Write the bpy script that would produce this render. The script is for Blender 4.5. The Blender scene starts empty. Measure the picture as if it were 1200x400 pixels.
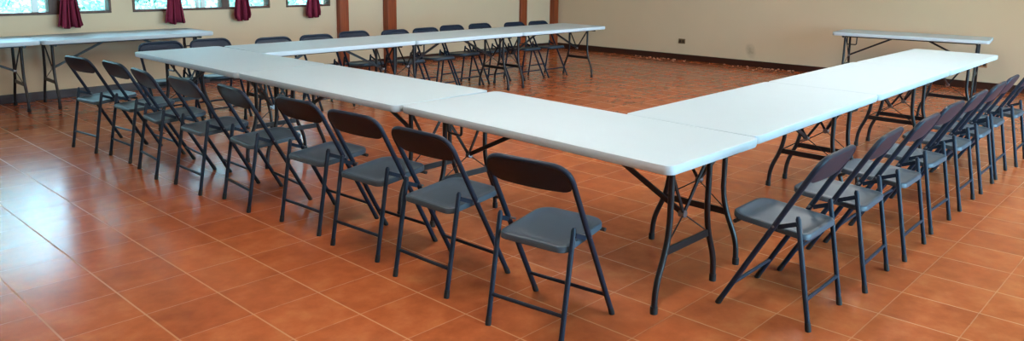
import bpy, bmesh, math, random
from mathutils import Vector, Matrix
random.seed(7)
sc = bpy.context.scene
COL = sc.collection
V = Vector

# ------------------------------------------------------------------ materials
def srgb(r, g, b):
    f = lambda c: (c/255/12.92) if c/255 <= .04045 else ((c/255+.055)/1.055)**2.4
    return (f(r), f(g), f(b), 1)

def mat(name, col, rough=.5, metal=0, spec=.5, noise=0, nscale=20, bump=0, bscale=200):
    m = bpy.data.materials.new(name); m.use_nodes = True
    nt = m.node_tree; p = nt.nodes['Principled BSDF']
    p.inputs['Base Color'].default_value = col
    p.inputs['Roughness'].default_value = rough
    p.inputs['Metallic'].default_value = metal
    p.inputs['Specular IOR Level'].default_value = spec
    tc = nt.nodes.new('ShaderNodeTexCoord')
    if noise:
        n = nt.nodes.new('ShaderNodeTexNoise'); n.inputs['Scale'].default_value = nscale; n.inputs['Detail'].default_value = 4
        nt.links.new(tc.outputs['Object'], n.inputs['Vector'])
        r = nt.nodes.new('ShaderNodeMapRange'); r.inputs['To Min'].default_value = 1-noise; r.inputs['To Max'].default_value = 1+noise
        nt.links.new(n.outputs['Fac'], r.inputs['Value'])
        mx = nt.nodes.new('ShaderNodeVectorMath'); mx.operation = 'SCALE'
        mx.inputs[0].default_value = col[:3]
        nt.links.new(r.outputs['Result'], mx.inputs['Scale'])
        nt.links.new(mx.outputs['Vector'], p.inputs['Base Color'])
    if bump:
        n2 = nt.nodes.new('ShaderNodeTexNoise'); n2.inputs['Scale'].default_value = bscale
        nt.links.new(tc.outputs['Object'], n2.inputs['Vector'])
        b = nt.nodes.new('ShaderNodeBump'); b.inputs['Strength'].default_value = bump; b.inputs['Distance'].default_value = .002
        nt.links.new(n2.outputs['Fac'], b.inputs['Height']); nt.links.new(b.outputs['Normal'], p.inputs['Normal'])
    return m

def floor_material():
    m = bpy.data.materials.new('terracotta_tiles'); m.use_nodes = True
    nt = m.node_tree; N = nt.nodes; K = nt.links; p = N['Principled BSDF']
    geo = N.new('ShaderNodeNewGeometry')
    sx = N.new('ShaderNodeSeparateXYZ'); K.new(geo.outputs['Position'], sx.inputs[0])
    def math_(op, a, b=None, c=None):
        n = N.new('ShaderNodeMath'); n.operation = op
        for i, v in enumerate((a, b, c)):
            if v is None: continue
            if isinstance(v, (int, float)): n.inputs[i].default_value = v
            else: K.new(v, n.inputs[i])
        return n.outputs[0]
    S = .326
    gx = math_('DIVIDE', math_('ADD', math_('MULTIPLY_ADD', sx.outputs['Y'], .029, sx.outputs['X']), .467+S*40), S)
    gy = math_('DIVIDE', math_('ADD', math_('MULTIPLY_ADD', sx.outputs['X'], .023, sx.outputs['Y']), -.711+S*40), S)
    fx = math_('FRACT', gx); fy = math_('FRACT', gy)
    ix = math_('FLOOR', gx); iy = math_('FLOOR', gy)
    ex = math_('MINIMUM', fx, math_('SUBTRACT', 1, fx)); ey = math_('MINIMUM', fy, math_('SUBTRACT', 1, fy))
    def grout(e, w):
        n = N.new('ShaderNodeMapRange'); n.interpolation_type = 'SMOOTHSTEP'
        n.inputs['From Min'].default_value = w*.5; n.inputs['From Max'].default_value = w*1.25
        n.inputs['To Min'].default_value = 1; n.inputs['To Max'].default_value = 0
        K.new(e, n.inputs['Value']); return n.outputs['Result']
    g = math_('MAXIMUM', grout(ex, .0125), math_('MULTIPLY', grout(ey, .0105), .38))
    cmb = N.new('ShaderNodeCombineXYZ'); K.new(ix, cmb.inputs[0]); K.new(iy, cmb.inputs[1])
    wn = N.new('ShaderNodeTexWhiteNoise'); wn.noise_dimensions = '2D'; K.new(cmb.outputs[0], wn.inputs['Vector'])
    # cloudy glaze: stretched noise, shifted for every tile
    off = N.new('ShaderNodeVectorMath'); off.operation = 'SCALE'; off.inputs['Scale'].default_value = 9
    K.new(wn.outputs['Color'], off.inputs[0])
    add = N.new('ShaderNodeVectorMath'); add.operation = 'ADD'
    K.new(geo.outputs['Position'], add.inputs[0]); K.new(off.outputs[0], add.inputs[1])
    n1 = N.new('ShaderNodeTexNoise'); n1.inputs['Scale'].default_value = 8; n1.inputs['Detail'].default_value = 5; n1.inputs['Roughness'].default_value = .6
    K.new(add.outputs[0], n1.inputs['Vector'])
    n3 = N.new('ShaderNodeTexNoise'); n3.inputs['Scale'].default_value = .8; n3.inputs['Detail'].default_value = 2
    K.new(geo.outputs['Position'], n3.inputs['Vector'])
    f = math_('ADD', math_('MULTIPLY_ADD', n1.outputs['Fac'], .76, .045), math_('MULTIPLY', math_('SUBTRACT', wn.outputs['Value'], .5), .12))
    f = math_('ADD', f, math_('MULTIPLY', math_('SUBTRACT', n3.outputs['Fac'], .5), .2))
    ramp = N.new('ShaderNodeValToRGB'); e = ramp.color_ramp.elements
    e[0].position = .22; e[0].color = FLOOR_DARK
    e[1].position = .80; e[1].color = FLOOR_LIGHT
    mid = ramp.color_ramp.elements.new(.45); mid.color = FLOOR_MID
    K.new(f, ramp.inputs[0])
    mix = N.new('ShaderNodeMix'); mix.data_type = 'RGBA'
    K.new(g, mix.inputs['Factor']); K.new(ramp.outputs['Color'], mix.inputs[6]); mix.inputs[7].default_value = GROUT
    K.new(mix.outputs[2], p.inputs['Base Color'])
    rr = math_('MULTIPLY_ADD', n1.outputs['Fac'], .16, FLOOR_ROUGH)
    K.new(math_('MULTIPLY_ADD', g, .25, rr), p.inputs['Roughness'])
    p.inputs['Specular IOR Level'].default_value = FLOOR_SPEC
    b = N.new('ShaderNodeBump'); b.inputs['Strength'].default_value = .2; b.inputs['Distance'].default_value = .001
    K.new(math_('SUBTRACT', 1, g), b.inputs['Height'])
    K.new(b.outputs['Normal'], p.inputs['Normal'])
    return m

FLOOR_DARK = srgb(150, 72, 40); FLOOR_MID = srgb(180, 94, 52); FLOOR_LIGHT = srgb(212, 132, 80)
GROUT = srgb(190, 128, 84); FLOOR_ROUGH = .12; FLOOR_SPEC = .32

def wall_material(name, col, scuff=None):
    m = mat(name, col, .75, spec=.2, noise=.05, nscale=1.6, bump=.25, bscale=60)
    if scuff:   # a dark rubbed mark left on the paint
        nt = m.node_tree; N = nt.nodes; K = nt.links; p = N['Principled BSDF']
        geo = N.new('ShaderNodeNewGeometry')
        mp = N.new('ShaderNodeMapping'); mp.vector_type = 'TEXTURE'
        mp.inputs['Location'].default_value = scuff[0]; mp.inputs['Rotation'].default_value = (math.radians(-18), 0, 0); mp.inputs['Scale'].default_value = scuff[1]
        K.new(geo.outputs['Position'], mp.inputs['Vector'])
        gr = N.new('ShaderNodeTexGradient'); gr.gradient_type = 'SPHERICAL'; K.new(mp.outputs[0], gr.inputs[0])
        nz = N.new('ShaderNodeTexNoise'); nz.inputs['Scale'].default_value = 22; K.new(geo.outputs['Position'], nz.inputs['Vector'])
        mu = N.new('ShaderNodeMath'); mu.operation = 'MULTIPLY'; K.new(gr.outputs['Fac'], mu.inputs[0]); K.new(nz.outputs['Fac'], mu.inputs[1])
        mx = N.new('ShaderNodeMix'); mx.data_type = 'RGBA'
        src = p.inputs['Base Color'].links[0].from_socket
        K.new(mu.outputs[0], mx.inputs['Factor']); K.new(src, mx.inputs[6]); mx.inputs[7].default_value = srgb(96, 84, 66)
        K.new(mx.outputs[2], p.inputs['Base Color'])
    return m

def glass_material():
    m = bpy.data.materials.new('window_glass'); m.use_nodes = True
    nt = m.node_tree; nt.nodes.remove(nt.nodes['Principled BSDF'])
    t = nt.nodes.new('ShaderNodeBsdfTransparent'); t.inputs[0].default_value = (.86, .95, .95, 1)
    g = nt.nodes.new('ShaderNodeBsdfGlossy'); g.inputs['Roughness'].default_value = .02
    fr = nt.nodes.new('ShaderNodeFresnel'); fr.inputs['IOR'].default_value = 1.35
    mx = nt.nodes.new('ShaderNodeMixShader')
    nt.links.new(fr.outputs[0], mx.inputs[0]); nt.links.new(t.outputs[0], mx.inputs[1]); nt.links.new(g.outputs[0], mx.inputs[2])
    nt.links.new(mx.outputs[0], nt.nodes['Material Output'].inputs[0])
    return m

def emit(name, col, s):
    m = bpy.data.materials.new(name); m.use_nodes = True
    nt = m.node_tree; nt.nodes.remove(nt.nodes['Principled BSDF'])
    e = nt.nodes.new('ShaderNodeEmission'); e.inputs[0].default_value = col; e.inputs[1].default_value = s
    nt.links.new(e.outputs[0], nt.nodes['Material Output'].inputs[0])
    return m

def wood_material(name, a, b, rough=.45):
    m = mat(name, a, rough)
    nt = m.node_tree; N = nt.nodes; K = nt.links; p = N['Principled BSDF']
    tc = N.new('ShaderNodeTexCoord'); mp = N.new('ShaderNodeMapping'); mp.inputs['Scale'].default_value = (14, 14, 1.2)
    K.new(tc.outputs['Object'], mp.inputs[0])
    n = N.new('ShaderNodeTexNoise'); n.inputs['Scale'].default_value = 2; n.inputs['Detail'].default_value = 6
    K.new(mp.outputs[0], n.inputs['Vector'])
    r = N.new('ShaderNodeValToRGB'); r.color_ramp.elements[0].position = .3; r.color_ramp.elements[1].position = .7
    r.color_ramp.elements[0].color = a; r.color_ramp.elements[1].color = b
    K.new(n.outputs['Fac'], r.inputs[0]); K.new(r.outputs[0], p.inputs['Base Color'])
    return m

M = dict(
    floor=floor_material(),
    wall=wall_material('cream_wall_paint', srgb(212, 194, 164)),
    wall_scuffed=wall_material('cream_wall_paint_scuffed', srgb(212, 194, 164), ((8.73, 3.86, .26), (.5, .10, .15))),
    ceiling=mat('white_ceiling_paint', srgb(228, 220, 205), .8),
    base=mat('dark_skirting_tile', srgb(50, 23, 16), .35, noise=.25, nscale=9),
    post=wood_material('varnished_red_wood', srgb(122, 50, 20), srgb(154, 74, 32), .4),
    frame=wood_material('brown_window_wood', srgb(70, 42, 28), srgb(96, 60, 42), .5),
    alu=mat('pale_sash_metal', srgb(200, 205, 200), .4, .3),
    glass=glass_material(),
    top=mat('white_plastic_top', srgb(195, 212, 221), .55, spec=.3, noise=.015, nscale=7, bump=.12, bscale=420),
    tsteel=mat('charcoal_coated_steel', srgb(30, 29, 33), .36, .2),
    zinc=mat('zinc_hub', srgb(150, 152, 156), .35, .9),
    paint=mat('chair_enamel', srgb(30, 40, 55), .40, 0, spec=.18, noise=.06, nscale=30),
    seat=mat('seat_enamel', srgb(58, 73, 86), .42, 0, spec=.45, noise=.08, nscale=16),
    rubber=mat('black_rubber', srgb(22, 21, 22), .7),
    pin=mat('steel_pin', srgb(120, 122, 126), .35, .8),
    curtain=mat('burgundy_cloth', srgb(128, 42, 66), .85, spec=.2, noise=.3, nscale=9, bump=.3, bscale=300),
    band=mat('burgundy_tie', srgb(96, 22, 40), .85, spec=.2),
    rod=mat('dark_rod', srgb(50, 36, 28), .4, .4),
    outlet=mat('brown_outlet_plastic', srgb(104, 84, 58), .4),
    socket=mat('dark_socket_plastic', srgb(50, 38, 26), .5),
    tan=mat('tan_outlet_plastic', srgb(176, 132, 92), .4),
    glint_speck=mat('pale_glint_specks', srgb(180, 146, 120), .8),
    leaf=mat('pale_leaf', srgb(176, 196, 188), .6, noise=.35, nscale=3),
    leaf_dark=mat('deep_leaf', srgb(120, 158, 148), .6, noise=.35, nscale=3),
    hedge_leaf=mat('hedge_leaf', srgb(138, 186, 176), .5, noise=.5, nscale=14),
    bark=mat('bark', srgb(112, 98, 84), .9, noise=.2),
    grass=mat('grass', srgb(120, 150, 96), .9, noise=.3, nscale=2),
    lamp_body=mat('added_lamp_body', srgb(225, 225, 222), .5),
    tube=emit('added_lamp_tube', (1, .98, .95, 1), 135),
)

# ------------------------------------------------------------------ mesh builder
class MB:
    def __init__(s): s.v = []; s.f = []
    def add(s, vs, fs):
        o = len(s.v); s.v += [tuple(v) for v in vs]; s.f += [tuple(i+o for i in f) for f in fs]; return s
    def box(s, a, b):
        x0, y0, z0 = a; x1, y1, z1 = b
        return s.add([(x0,y0,z0),(x1,y0,z0),(x1,y1,z0),(x0,y1,z0),(x0,y0,z1),(x1,y0,z1),(x1,y1,z1),(x0,y1,z1)],
                     [(0,3,2,1),(4,5,6,7),(0,1,5,4),(1,2,6,5),(2,3,7,6),(3,0,4,7)])
    def tube(s, pts, r, n=10, sq=None):
        """round tube through pts; sq=(w,h) makes a flat rectangular bar instead"""
        pts = [V(p) for p in pts]; m = len(pts)
        T = []
        for i in range(m):
            a = pts[max(i-1, 0)]; b = pts[min(i+1, m-1)]; T.append((b-a).normalized())
        ref = V((0,0,1)) if abs(T[0].z) < .9 else V((1,0,0))
        u = (ref - T[0]*ref.dot(T[0])).normalized()
        vs = []; 
        for i in range(m):
            u = (u - T[i]*u.dot(T[i])).normalized(); w = T[i].cross(u)
            if sq:
                prof = [(-sq[0]/2,-sq[1]/2),(sq[0]/2,-sq[1]/2),(sq[0]/2,sq[1]/2),(-sq[0]/2,sq[1]/2)]
                vs += [pts[i]+w*a+u*b for a, b in prof]
            else:
                rr = r[i] if isinstance(r, (list, tuple)) else r
                vs += [pts[i]+(u*math.cos(2*math.pi*k/n)+w*math.sin(2*math.pi*k/n))*rr for k in range(n)]
        k = 4 if sq else n
        fs = [(i*k+j, i*k+(j+1) % k, (i+1)*k+(j+1) % k, (i+1)*k+j) for i in range(m-1) for j in range(k)]
        fs += [tuple(reversed(range(k))), tuple(range((m-1)*k, m*k))]
        return s.add(vs, fs)
    def loops(s, L, cap0=True, cap1=True):
        n = len(L[0]); vs = [p for l in L for p in l]
        fs = [(i*n+j, i*n+(j+1) % n, (i+1)*n+(j+1) % n, (i+1)*n+j) for i in range(len(L)-1) for j in range(n)]
        if cap0: fs.append(tuple(reversed(range(n))))
        if cap1: fs.append(tuple(range((len(L)-1)*n, len(L)*n)))
        return s.add(vs, fs)
    def mesh(s, name, m, smooth=True, bevel=0):
        me = bpy.data.meshes.new(name); me.from_pydata(s.v, [], s.f)
        bm = bmesh.new(); bm.from_mesh(me)
        if bevel:
            ed = [e for e in bm.edges if len(e.link_faces) == 2 and e.calc_face_angle(0) > .6]
            bmesh.ops.bevel(bm, geom=ed, offset=bevel, segments=2, profile=.5, affect='EDGES', clamp_overlap=True)
        bmesh.ops.recalc_face_normals(bm, faces=bm.faces)
        bm.to_mesh(me); bm.free()
        if smooth:
            me.shade_smooth(); me.set_sharp_from_angle(angle=math.radians(38))
        me.materials.append(m)
        return me
    def build(s, name, m, parent=None, smooth=True, bevel=0, loc=None):
        o = bpy.data.objects.new(name, s.mesh(name, m, smooth, bevel)); COL.objects.link(o)
        if parent: o.parent = parent
        if loc: o.location = loc
        return o

def thing(name, label, cat, loc=(0,0,0), rz=0, group=None):
    o = bpy.data.objects.new(name, None); COL.objects.link(o); o.empty_display_size = .1
    o.location = loc; o.rotation_euler = (0, 0, rz); o['label'] = label; o['category'] = cat
    if group: o['group'] = group
    return o
def tag(o, label, cat, group=None):
    o['label'] = label; o['category'] = cat
    if group: o['group'] = group
    return o
def struct(name, mb, m, smooth=False, bevel=0):
    o = mb.build(name, m, None, smooth, bevel); o['kind'] = 'structure'; return o
def copy_tree(o, parent=None):
    c = o.copy(); COL.objects.link(c)
    if parent: c.parent = parent
    for ch in list(o.children): copy_tree(ch, c)
    return c

def rrect(x0, x1, y0, y1, r, z, n=6):
    """rounded rectangle, r = radius or (r00, r10, r11, r01)"""
    rs = r if isinstance(r, (list, tuple)) else (r,)*4
    P = []
    for (cx, cy, a0, q) in ((x0, y0, 180, rs[0]), (x1, y0, 270, rs[1]), (x1, y1, 0, rs[2]), (x0, y1, 90, rs[3])):
        ox = cx + q*(1 if cx == x0 else -1); oy = cy + q*(1 if cy == y0 else -1)
        for k in range(n+1):
            a = math.radians(a0 + 90*k/n); P.append((ox+q*math.cos(a), oy+q*math.sin(a), z))
    return P

# ------------------------------------------------------------------ room
YB = 7.9                                  # inner face of the window wall
XL, YF, ZC = -5.2, -4.6, 3.1
RW = lambda y: 9.05 - .055*y              # inner face of the far gable wall
XC = RW(YB)
fl = MB().add([(XL-.2, YF-.2, 0), (9.7, YF-.2, 0), (9.7, YB+.2, 0), (XL-.2, YB+.2, 0)], [(0,1,2,3)])
fl.add([(XL-.2, YF-.2, -.15), (9.7, YF-.2, -.15), (9.7, YB+.2, -.15), (XL-.2, YB+.2, -.15)], [(3,2,1,0)])
struct('floor', fl, M['floor'])
struct('ceiling', MB().box((XL-.2, YF-.2, ZC), (9.7, YB+.2, ZC+.12)), M['ceiling'])

def wall_x(name, y0, y1, x0, x1, holes, m):
    """wall lying along x between y0 and y1 with rectangular openings (xa, xb, za, zb)"""
    w = MB(); x = x0
    for (a, b, za, zb) in sorted(holes):
        w.box((x, y0, 0), (a, y1, ZC)); w.box((a, y0, 0), (b, y1, za)); w.box((a, y0, zb), (b, y1, ZC)); x = b
    w.box((x, y0, 0), (x1, y1, ZC))
    return struct(name, w, m)
SILL, HEAD = .955, 2.05
WIN = [(-2.75, .50), (.74, 2.53), (2.78, 3.49)]
wall_x('wall_back', YB, YB+.16, XL-.2, XC+.3, [(a, b, SILL, HEAD) for a, b in WIN], M['wall'])
FW = [(-.6, 1.7), (2.3, 4.6), (5.2, 7.5)]  # unseen windows, guessed and made tall to bring in more bluish daylight
wall_x('wall_front', YF-.16, YF, XL-.2, 9.7, [(a, b, .25, 2.6) for a, b in FW], M['wall'])
struct('wall_left', MB().box((XL-.16, YF-.2, 0), (XL, YB+.2, ZC)), M['wall'])
wr = MB(); xa, xb = RW(YF-.2), RW(YB+.2)
wr.add([(xa, YF-.2, 0), (xa+.16, YF-.2, 0), (xb+.16, YB+.2, 0), (xb, YB+.2, 0), (xa, YF-.2, ZC), (xa+.16, YF-.2, ZC), (xb+.16, YB+.2, ZC), (xb, YB+.2, ZC)],
       [(0,3,2,1),(4,5,6,7),(0,1,5,4),(1,2,6,5),(2,3,7,6),(3,0,4,7)])
struct('wall_right', wr, M['wall_scuffed'])
# skirting
struct('baseboard_back', MB().box((XL, YB-.014, 0), (XC-.01, YB, .10)), M['base'], bevel=.003)
bb = MB(); xa, xb = RW(YF), RW(YB-.015)
bb.add([(xa-.014, YF, 0), (xa, YF, 0), (xb, YB-.015, 0), (xb-.014, YB-.015, 0), (xa-.014, YF, .1), (xa, YF, .1), (xb, YB-.015, .1), (xb-.014, YB-.015, .1)],
       [(0,3,2,1),(4,5,6,7),(0,1,5,4),(1,2,6,5),(2,3,7,6),(3,0,4,7)])
struct('baseboard_right', bb, M['base'], bevel=.003)
# posts let into the wall
def post(i, x0, x1, d):
    return struct(f'trim_{i}', MB().box((x0, YB-d, 0), (x1, YB+.001, ZC)), M['post'], bevel=.006)
post(1, 3.60, 3.75, .10); post(2, 4.45, 4.62, .13); post(3, 7.60, 7.76, .06)
struct('trim_4', MB().box((XC-.13, YB-.12, 0), (XC-.005, YB+.001, ZC)), M['post'], bevel=.006)

def window(i, a, b, mull, ya, yb, z0, z1, sash=()):
    """frame with mullions (wood), glass panes as children; ya < yb is the depth of the frame"""
    f = MB(); t = .028
    f.box((a, ya, z0), (b, yb, z0+t)); f.box((a, ya, z1-t), (b, yb, z1))
    f.box((a, ya, z0+t), (a+t, yb, z1-t)); f.box((b-t, ya, z0+t), (b, yb, z1-t))
    for m0, m1 in mull: f.box((m0, ya, z0+t), (m1, yb, z1-t))
    o = struct(f'window_{i}', f, M['frame'], bevel=.004)
    ym = (ya+yb)/2
    xs = [a+t] + [q for m0, m1 in mull for q in (m0, m1)] + [b-t]
    for k in range(0, len(xs), 2):
        MB().box((xs[k], ym-.003, z0+t), (xs[k+1], ym+.003, z1-t)).build('window_pane', M['glass'], o, smooth=False)
    if sash:
        for s0, s1 in sash: MB().box((s0, ym-.02, z0+t), (s1, ym+.02, z1-t)).build('sash_bar', M['alu'], o, smooth=False, bevel=.003)
    return o
window(1, *WIN[0], [(-1.42, -1.34), (-.15, -.03)], YB-.012, YB+.13, SILL, HEAD, [(-.30, -.235)])
window(2, *WIN[1], [(1.85, 1.95)], YB-.012, YB+.13, SILL, HEAD, [(1.53, 1.57), (1.59, 1.65)])
window(3, *WIN[2], [], YB-.012, YB+.13, SILL, HEAD, [(3.30, 3.33)])
for i, (a, b) in enumerate(FW): window(4+i, a, b, [((a+b)/2-.03, (a+b)/2+.03)], YF-.13, YF+.012, .25, 2.6)
# ------------------------------------------------------------------ curtains
def curtain(xc, label, w=.13, seed=0):
    t = thing('curtain', label, 'curtain', (xc, YB-.085, 0), 0, 'burgundy curtains gathered at the windows')
    prof = [(2.14, .27), (1.95, .25), (1.7, .20), (1.45, .135), (1.30, .085), (1.24, .072), (1.18, .078), (1.08, .092), (.98, .108), (.88, .122), (.80, w)]
    rnd = random.Random(seed); ph = rnd.random()*6
    L = []; n = 84
    for z, hw in prof:
        row = []
        for k in range(n+1):
            q = k/n*2-1
            amp = .032
            y = amp*math.sin(q*15+ph)+.008*math.sin(q*31+ph*2)
            zz = z + (.012*math.sin(q*7+ph) if z < .85 else 0) + (.02*abs(q) if z < .85 else 0)
            row.append((hw*q + .012*math.sin(q*23+ph), y, zz))
        L.append(row)
    m = MB(); vs = []; fs = []
    for i, row in enumerate(L): vs += row
    for i in range(len(L)-1):
        for k in range(n): fs.append((i*(n+1)+k, i*(n+1)+k+1, (i+1)*(n+1)+k+1, (i+1)*(n+1)+k))
    m.add(vs, fs)
    o = m.build('cloth', M['curtain'], t)
    sd = o.modifiers.new('thick', 'SOLIDIFY'); sd.thickness = .004
    b = MB(); ring = [(.085*math.cos(a), .036*math.sin(a), 1.24) for a in [2*math.pi*k/24 for k in range(25)]]
    b.tube(ring, .014, 8); b.build('tie_band', M['band'], t)
    MB().tube([(-.34, 0, 2.165), (.34, 0, 2.165)], .012, 10).tube([(-.3, 0, 2.165), (-.3, .085, 2.165)], .008, 8).tube([(.3, 0, 2.165), (.3, .085, 2.165)], .008, 8).build('rod', M['rod'], t)
    return t
curtain(.04, 'burgundy curtain gathered before the middle post of the widest window, above white tables', .135, 1)
curtain(1.20, 'burgundy curtain over the pane nearest the widest window, in the middle window', .135, 2)
curtain(2.09, 'burgundy curtain beside the dark brown mullion of the middle window', .105, 3)
curtain(3.16, 'burgundy curtain hanging in the small window next to the wooden post', .115, 4)

# ------------------------------------------------------------------ tables
def fillet(pts, r, n=6):
    """round the inner corners of a polyline"""
    P = [V(p) for p in pts]; out = [P[0]]
    for i in range(1, len(P)-1):
        a = (P[i-1]-P[i]); b = (P[i+1]-P[i]); rr = min(r, a.length*.49, b.length*.49)
        s, e = P[i]+a.normalized()*rr, P[i]+b.normalized()*rr
        for k in range(n+1):
            t = k/n; out.append(s*(1-t)**2 + P[i]*2*t*(1-t) + e*t*t)
    return out + [P[-1]]

def folding_table(label, cat, L, W, loc, rz, group=None, H=.74, loop_side=1, loop_end=0):
    """length along local +x from 0 to L, width along +y from 0 to W"""
    t = thing('folding_table', label, cat, loc, rz, group)
    th = .045; r = .042
    lp = [rrect(i, L-i, i, W-i, r-i*.5, z) for i, z in ((.03, H-th+.012), (.012, H-th), (.004, H-th+.003), (.0, H-th+.012), (.0, H-.004), (.001, H-.001), (.004, H), (.03, H)) ]
    MB().loops(lp).build('tabletop', M['top'], t)
    zt = H-th
    # apron rails under the long edges
    for y in (.15, W-.15):
        MB().tube([(.10, y, zt-.010), (L-.10, y, zt-.010)], 0, sq=(.022, .026)).build('rail', M['tsteel'], t, smooth=False)
    yc = W/2
    for e in (0, 1):
        X = (lambda d: d) if e == 0 else (lambda d: L-d)
        x = X(.135)
        fr = thing_part('leg_frame', t)
        for s in (-1, 1):
            path = fillet([(x, yc+s*.165, zt-.004), (x, yc+s*.165, .33), (x, yc+s*.255, .13), (x, yc+s*.262, .012)], .13, 7)
            MB().tube(path, .0145, 10).build('leg', M['tsteel'], fr)
            MB().tube([(x, yc+s*.262, 0), (x, yc+s*.262, .035)], .0175, 10).build('foot_cap', M['rubber'], fr)
        MB().tube([(x, yc-.19, .275), (x, yc+.19, .275)], 0, sq=(.012, .036)).build('crossbar', M['tsteel'], fr, smooth=False, bevel=.002)
        MB().tube([(x, yc-.30, zt-.016), (x, yc+.30, zt-.016)], .013, 10).build('hinge_bar', M['tsteel'], fr)
        # crossed stays meeting at a small hub, and the long folding brace from the hub to the underside
        hub = (X(.165), yc, .405)
        st = MB()
        for s in (-1, 1):
            st.tube([(X(.145), yc+s*.165, .665), hub], 0, sq=(.008, .016))
            st.tube([(X(.145), yc+s*.165, .295), hub], .0035, 6)
        st.build('cross_stay', M['tsteel'], fr, smooth=False)
        MB().tube([(X(.155), yc, .405), (X(.185), yc, .405)], .018, 12).build('hub', M['zinc'], fr)
        MB().tube([hub, (X(.74), yc, zt-.006)], 0, sq=(.014, .024)).build('brace', M['tsteel'], fr, smooth=False)
        if e != loop_end: continue
        a, b = X(.165), X(.285)
        MB().tube(fillet([(a, yc-.165*loop_side, zt), (a, yc-.165*loop_side, zt-.125), (b, yc-.165*loop_side, zt-.125), (b, yc-.165*loop_side, zt)], .02, 4), .008, 8).build('locking_loop', M['tsteel'], t)
    return t

def thing_part(name, parent):
    o = bpy.data.objects.new(name, None); COL.objects.link(o); o.parent = parent; o.empty_display_size = .05
    return o

W = .79
PI = math.pi
def run(p, q, side):
    """pose from the outer edge p -> q; side +1 when the width lies to the left of p -> q"""
    a = math.atan2(q[1]-p[1], q[0]-p[0]); L = math.hypot(q[0]-p[0], q[1]-p[1])
    if side > 0: return p, a, L
    return q, a+PI, L
G = 'white folding tables joined in an open U'
def place(p, q, side, label, ls=1, W=W):
    loc, a, L = run(p, q, side)
    return folding_table(label, 'table', L-.002, W, (loc[0], loc[1], 0), a, G, loop_side=ls)
# run beside the nine chairs with their backs to us: width towards +x
place((-.018, -.012), (.022, 1.835), -1, 'white folding table at the nearest outer corner of the U')
place((-.010, 1.838), (-.055, 3.685), -1, 'middle white folding table of the long run nearest the tiled aisle', W=.80)
place((-.065, 3.690), (-.120, 5.540), -1, 'white folding table at the far outer corner of the U, towards the curtained windows', W=.80)
# run towards the gable wall
place((.787, -.005), (2.60, -.010), 1, 'white folding table joined onto the nearest corner table, first towards the plain wall')
place((2.603, -.015), (4.40, -.020), 1, 'white folding table between two others along the bluish chairs')
place((4.403, -.025), (6.20, -.040), 1, 'white folding table at the open end of the U, before the lone wall table', W=.78)
# run parallel to the windows
place((.712, 4.735), (2.53, 4.73), 1, 'white folding table of the rear run, butted against the far corner table')
place((2.533, 4.728), (4.26, 4.722), 1, 'middle white folding table of the rear run, before the two wooden posts')
place((4.263, 4.720), (6.00, 4.715), 1, 'white folding table ending the rear run, free end over open floor')
# spare tables along the walls
folding_table('long white folding table against the window wall beneath the middle window', 'table', 1.80, .74, (-.44, 7.10, 0), 0, 'white folding tables along the walls', loop_side=1, loop_end=1)
folding_table('long white folding table against the window wall, cut by the edge of the view', 'table', 1.83, .74, (-2.28, 7.11, 0), 0, 'white folding tables along the walls', loop_side=1, loop_end=0)
folding_table('white folding table standing alone against the plain outlet wall', 'table', 1.83, .72, (8.02, .38, 0), PI/2+.13, 'white folding tables along the walls', loop_side=-1, loop_end=1) .location = (8.70, .47, 0)

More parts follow.
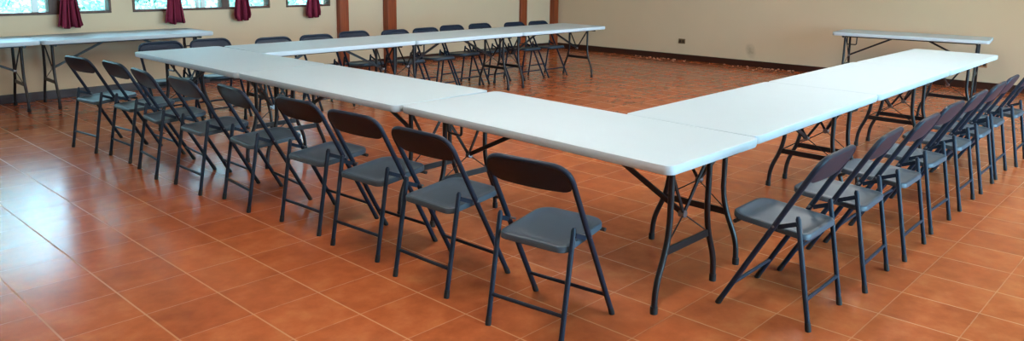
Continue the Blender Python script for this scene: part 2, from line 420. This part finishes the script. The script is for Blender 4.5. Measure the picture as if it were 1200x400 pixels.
# ------------------------------------------------------------------ chairs
def make_chair():
    t = thing('folding_chair', '', 'chair')
    SL = .552; tx = lambda z: .195-SL*z
    yw = .205; r = .0125
    # seat: pressed pan with rolled rim, tilted slightly to the rear
    tilt = lambda P: [(x, y, z + .432 + (x)*.07) for x, y, z in P]
    R4 = lambda i: tuple(max(.012, q-i*.6) for q in (.045, .075, .075, .045))
    lp = [tilt(rrect(-.185+i, .185-i, -.172+i, .172-i, R4(i), z)) for i, z in ((.012, -.022), (.0, -.024), (.0, -.006), (.004, .0), (.012, .002), (.022, .0005), (.034, -.005), (.075, -.0065), (.11, -.006))]
    MB().loops(lp).build('seat', M['seat'], t)
    for s in (-1, 1):
        lg = MB().tube([(tx(.03), s*yw, .03), (tx(.445), s*yw, .445)], r, 10).build('leg', M['paint'], t)
        MB().tube([(tx(.0), s*yw, .0), (tx(.012), s*yw, .012), (tx(.04), s*yw, .04)], [.0130, .0138, .0125], 10).build('rubber_foot', M['rubber'], lg)
        rx = lambda z: -.225+.085*z/.505
        lg = MB().tube([(rx(.03), s*.184, .03), (rx(.49), s*.184, .49), (rx(.502), s*.184, .502)], [r-.001, r-.001, .006], 10).build('leg', M['paint'], t)
        MB().tube([(rx(0), s*.184, 0), (rx(.012), s*.184, .012), (rx(.04), s*.184, .04)], [.0130, .0138, .0125], 10).build('rubber_foot', M['rubber'], lg)
        MB().tube([(rx(.465)+.004, s*.1955, .470), (tx(.45)-.008, s*.1955, .437)], 0, sq=(.004, .020)).build('hinge_link', M['paint'], t, smooth=False)
        MB().tube([(tx(.44), s*.168, .44), (tx(.44), s*.219, .44)], .0055, 8).build('pivot_pin', M['pin'], t)
    # upper tube bent over the back
    zt = .772
    U = fillet([(tx(.445), yw, .445), (tx(zt), yw, zt), (tx(zt), -yw, zt), (tx(.445), -yw, .445)], .085, 8)
    MB().tube(U, r, 10).build('back_frame', M['paint'], t)
    # pressed back panel curling over the tube, gently bowed to the rear
    n = 24; rows = []; zb = .660
    for j in range(9):
        q = j/8; row = []
        for k in range(n+1):
            u = k/n*2-1; au = abs(u)
            y = -u*(yw-.001)
            # top follows the bent tube, bottom has rounded corners
            dy = max(0, au*yw-(yw-.062)); top = zt+.004-(.070-math.sqrt(max(0, .070**2-(dy*70/62)**2)))*.75
            db = max(0, au*yw-(yw-.060)); bot = zb+(.060-math.sqrt(max(0, .060**2-db**2)))*.62
            z = bot+(top-bot)*q
            bow = -.016*(1-u*u)*(1-.75*q*q) - .004*math.sin(q*PI)
            row.append((tx(z)+bow*.88, y, z+bow*.30))
        rows.append(row)
    m = MB(); vs = [p for rw in rows for p in rw]
    fs = [(j*(n+1)+k, j*(n+1)+k+1, (j+1)*(n+1)+k+1, (j+1)*(n+1)+k) for j in range(8) for k in range(n)]
    m.add(vs, fs); me = m.mesh('backrest', M['paint'])
    bm = bmesh.new(); bm.from_mesh(me)
    bmesh.ops.solidify(bm, geom=bm.faces[:], thickness=.007); bm.to_mesh(me); bm.free(); me.shade_smooth(); me.set_sharp_from_angle(angle=math.radians(50))
    o = bpy.data.objects.new('backrest', me); COL.objects.link(o); o.parent = t
    # stretchers and the rod that carries the front of the seat
    rx = lambda z: -.225+.085*z/.505
    MB().tube([(rx(.137), -.184, .137), (rx(.137), .184, .137)], .0085, 8).build('stretcher', M['paint'], t)
    MB().tube([(tx(.115), -yw, .115), (tx(.115), yw, .115)], .0085, 8).build('stretcher', M['paint'], t)
    MB().tube([(.148, -.180, .408), (.148, .180, .408)], .0095, 8).build('seat_rod', M['rubber'], t)
    return t

A = 'grey folding chair on the aisle side, '
FRONT = [
    ((-.240, .430), .150, 'nearest grey folding chair, full back turned, by the nearest table corner'),
    ((-.225, 1.100), .045, A+'second from the nearest table corner'),
    ((-.205, 1.690), .090, A+'third from the nearest table corner'),
    ((-.210, 2.235), .075, A+'fourth from the nearest table corner'),
    ((-.275, 2.870), -.05, A+'fifth, in the middle of that row'),
    ((-.350, 3.440), .025, A+'fourth from the window end of the row'),
    ((-.395, 4.010), -.05, A+'third from the window end of the row'),
    ((-.385, 4.610), .05, A+'second from the window end of the row'),
    ((-.490, 5.140), .16, A+'last towards the windows'),
]
B = 'bluish folding chair facing away across the corner, '
RIGHT = [
    ((.634, -.225), PI/2, B+'nearest to us, seat fully in view'),
    ((1.22, -.262), PI/2+.03, B+'second in its row'),
    ((1.80, -.285), PI/2, B+'third in its row'),
    ((2.385, -.275), PI/2-.03, B+'fourth in its row'),
    ((2.995, -.285), PI/2, B+'fifth in its row'),
    ((3.55, -.295), PI/2, B+'sixth in its row'),
    ((4.065, -.290), PI/2, B+'seventh in its row'),
    ((4.63, -.330), PI/2, B+'eighth in its row, by the edge'),
]
Cc = 'dark folding chair behind the rear tables, '
BACK = [
    ((.26, 5.68), Cc+'behind the far table corner under the wall table'),
    ((.755, 5.68), Cc+'second from the far corner'),
    ((1.33, 5.44), Cc+'third from the far corner, below the mullioned window'),
    ((1.85, 5.44), Cc+'below the smallest window'),
    ((2.43, 5.56), Cc+'just past the narrower wooden post'),
    ((2.93, 5.42), Cc+'in front of the wide wooden post'),
    ((3.42, 5.43), Cc+'first past the wide wooden post'),
    ((3.98, 5.56), Cc+'second past the wide wooden post'),
    ((4.50, 5.56), Cc+'third from the free end'),
    ((5.07, 5.44), Cc+'second from the free end'),
    ((5.54, 5.40), Cc+'last at the free end, before the corner posts'),
]
proto = make_chair(); first = True
def put(xy, rz, label, group):
    global first
    c = proto if first else copy_tree(proto)
    first = False
    c.location = (xy[0], xy[1], 0); c.rotation_euler = (0, 0, rz); c['label'] = label; c['group'] = group
for xy, rz, lb in FRONT: put(xy, rz, lb, 'folding chairs along the aisle side of the U')
for xy, rz, lb in RIGHT: put(xy, rz, lb, 'folding chairs along the open floor side of the U')
for xy, lb in BACK: put(xy, -PI/2, lb, 'folding chairs behind the rear run of tables')

# ------------------------------------------------------------------ wall outlets and floor specks
ang = math.atan(.055)
def outlet(y, z, w, h, label, plate):
    o = thing('wall_outlet', label, 'outlet', (RW(y), y, z), ang)
    MB().loops([[(-x, a, b) for (a, b, x) in rrect(-w/2+i, w/2-i, -h/2+i, h/2-i, .008, d)] for i, d in ((0, 0), (0, .005), (.004, .008))]).build('plate', plate, o)
    for s in (-1, 1):
        k = MB().loops([[(-x, a+s*w*.22, b) for (a, b, x) in rrect(-w*.15, w*.15, -h*.26, h*.26, .006, d)] for d in (.007, .010)])
        k.build('socket', M['socket'], o)
outlet(5.10, .325, .125, .085, 'small brown outlet low on the plain wall above the skirting', M['outlet'])
outlet(.62, .34, .12, .085, 'tan outlet low on the plain wall under the lone wall table', M['tan'])
fk = MB(); rnd = random.Random(3)  # pale chips standing in for gloss reflections on the floor, plus some debris
for k in range(64):
    y = rnd.choice([rnd.uniform(5.0, 6.0), rnd.uniform(3.0, 4.0), rnd.uniform(2.9, 6.0)])
    x = RW(y)-.02-abs(rnd.gauss(0, .14)); s = rnd.uniform(.006, .022); a = rnd.random()*6
    pts = [(x+s*rnd.uniform(.6, 1)*math.cos(a+k2*1.257), y+s*rnd.uniform(.6, 1)*math.sin(a+k2*1.257), 0) for k2 in range(5)]
    fk.loops([[(p[0], p[1], .0005) for p in pts], [(p[0], p[1], .005+s*.25) for p in pts]])
o = fk.build('glint_debris_specks', M['glint_speck'], smooth=False); tag(o, 'pale specks for floor glints, with some debris, along the plain wall', 'debris'); o['kind'] = 'stuff'

# ------------------------------------------------------------------ ceiling lamps, out of view, added to light the room
def lamp(x, y, label):
    t = thing('added_ceiling_lamp', label, 'lamp', (x, y, ZC), 0, 'added ceiling lamps out of view')
    MB().loops([rrect(-.65, .65, -.11, .11, .02, -.05), rrect(-.65, .65, -.15, .15, .02, 0)]).build('housing', M['lamp_body'], t)
    for s in (-1, 1): MB().tube([(-.6, s*.06, -.072), (.6, s*.06, -.072)], .016, 10).build('tube', M['tube'], t)
for x, y, lb in ((-1.2, -.6, 'added unseen ceiling lamp above the tiled aisle near the viewer'), (3.0, -.6, 'added unseen ceiling lamp over the bluish chairs'),
                 (-.6, 1.7, 'added unseen ceiling lamp above the aisle beside the long table run'), (3.0, 3.2, 'added unseen ceiling lamp over the open floor inside the U'), (5.0, 1.0, 'added unseen ceiling lamp between the open floor and the plain wall'), (6.3, -1.9, 'added unseen ceiling lamp nearest the plain wall')):
    lamp(x, y, lb)

# ------------------------------------------------------------------ outside
struct('ground_outside', MB().add([(-25, -25, -.3), (35, -25, -.3), (35, 40, -.3), (-25, 40, -.3)], [(0,1,2,3)]), M['grass'])
def tree(x, y, h, r, seed, label, leafm, dense=5200):
    rnd = random.Random(seed)
    t = thing('tree', label, 'tree', (x, y, -.3), 0, 'trees outside the curtained windows')
    MB().tube([(0,0,0), (.05,.03,h*.3), (-.03,.08,h*.7)], [.14, .11, .05], 10).build('trunk', M['bark'], t)
    m = MB()
    for k in range(dense):
        d = V((rnd.gauss(0,1), rnd.gauss(0,1), rnd.gauss(0,1))).normalized()*(rnd.random()**.4)
        c = V((d.x*r, d.y*r*.8, h*.52+d.z*h*.5)); s = rnd.uniform(.05, .12)
        a = V((rnd.gauss(0,1), rnd.gauss(0,1), rnd.gauss(0,1))).normalized(); b = a.orthogonal().normalized()
        m.add([c-a*s, c+b*s*.45, c+a*s, c-b*s*.45], [(0,1,2,3)])
    m.build('foliage', leafm, t, smooth=False)
tree(-2.8, 11.8, 4.4, 1.15, 1, 'pale leafy tree outside, furthest from the wooden posts', M['leaf'], 4000)
tree(-.4, 11.8, 4.3, 1.16, 2, 'pale tree outside the first pane of the widest window', M['leaf'], 3600)
tree(2.0, 11.8, 5.6, 1.16, 3, 'tall deeper green tree outside, between the widest and the middle window', M['leaf_dark'], 7000)  # height and density set to block the sky from the floor reflection
tree(4.4, 11.8, 5.0, 1.16, 4, 'pale dense tree outside, between the middle and the smallest window', M['leaf'])
tree(6.8, 11.8, 4.6, 1.15, 5, 'deeper green tree outside beyond the smallest window', M['leaf_dark'])

hd = thing('hedge', 'long pale leafy hedge outside, running behind all the curtained windows', 'hedge', (2, 10.2, -.3))
m = MB(); rnd = random.Random(21)
for k in range(15000):
    c = V((rnd.uniform(-6, 6.5), rnd.uniform(-.35, .35), rnd.uniform(.05, 1.55+.12*math.sin(k)))); s = rnd.uniform(.03, .075)
    a = V((rnd.gauss(0,1), rnd.gauss(0,1), rnd.gauss(0,1))).normalized(); b = a.orthogonal().normalized()
    m.add([c-a*s, c+b*s*.5, c+a*s, c-b*s*.5], [(0,1,2,3)])
m.build('foliage', M['hedge_leaf'], hd, smooth=False)
m = MB()
for k in range(24):
    x = -5.8+k*.52
    m.tube([(x, 0, 0), (x+.05, .03, .5), (x-.04, -.02, 1.2)], [.03, .024, .01], 6)
m.build('stems', M['bark'], hd)
# ------------------------------------------------------------------ light
w = bpy.data.worlds.new('World'); sc.world = w; w.use_nodes = True
bg = w.node_tree.nodes['Background']; bg.inputs[0].default_value = (.50, .77, 1.0, 1); bg.inputs[1].default_value = 24
def portal(x0, x1, y, z0, z1, sgn):
    l = bpy.data.lights.new('window_portal', 'AREA'); l.shape = 'RECTANGLE'; l.size = x1-x0; l.size_y = z1-z0; l.cycles.is_portal = True
    o = bpy.data.objects.new('window_portal', l); COL.objects.link(o); o.location = ((x0+x1)/2, y, (z0+z1)/2)
    o.rotation_euler = (math.radians(90*sgn), 0, 0)
for a, b in WIN: portal(a, b, YB+.2, SILL, HEAD, -1)
for a, b in FW: portal(a, b, YF-.2, .25, 2.6, 1)

# ------------------------------------------------------------------ camera
f, cy, yaw, pitch, roll, CX, CY, CZ = 863.934, 110.36, .7542, -.1693, .0142, -2.6203, -1.5474, 1.541
d = V((math.cos(yaw)*math.cos(pitch), math.sin(yaw)*math.cos(pitch), math.sin(pitch)))
r0 = V((math.sin(yaw), -math.cos(yaw), 0)); u0 = r0.cross(d)
rr = r0*math.cos(roll)+u0*math.sin(roll); uu = -r0*math.sin(roll)+u0*math.cos(roll)
cam = bpy.data.cameras.new('Camera'); co = bpy.data.objects.new('Camera', cam); COL.objects.link(co)
co.matrix_world = Matrix(((rr.x, uu.x, -d.x, CX), (rr.y, uu.y, -d.y, CY), (rr.z, uu.z, -d.z, CZ), (0, 0, 0, 1)))
cam.sensor_width = 36; cam.lens = f/1200*36; cam.shift_y = (cy-200)/1200; cam.clip_start = .05
sc.camera = co
sc.view_settings.view_transform = 'Standard'; sc.view_settings.look = 'None'
sc.view_settings.gamma = 1; sc.view_settings.use_curve_mapping = False; sc.view_settings.exposure = 0
sc.cycles.max_bounces = 8; sc.cycles.caustics_reflective = False; sc.cycles.caustics_refractive = False
sc.cycles.use_denoising = True
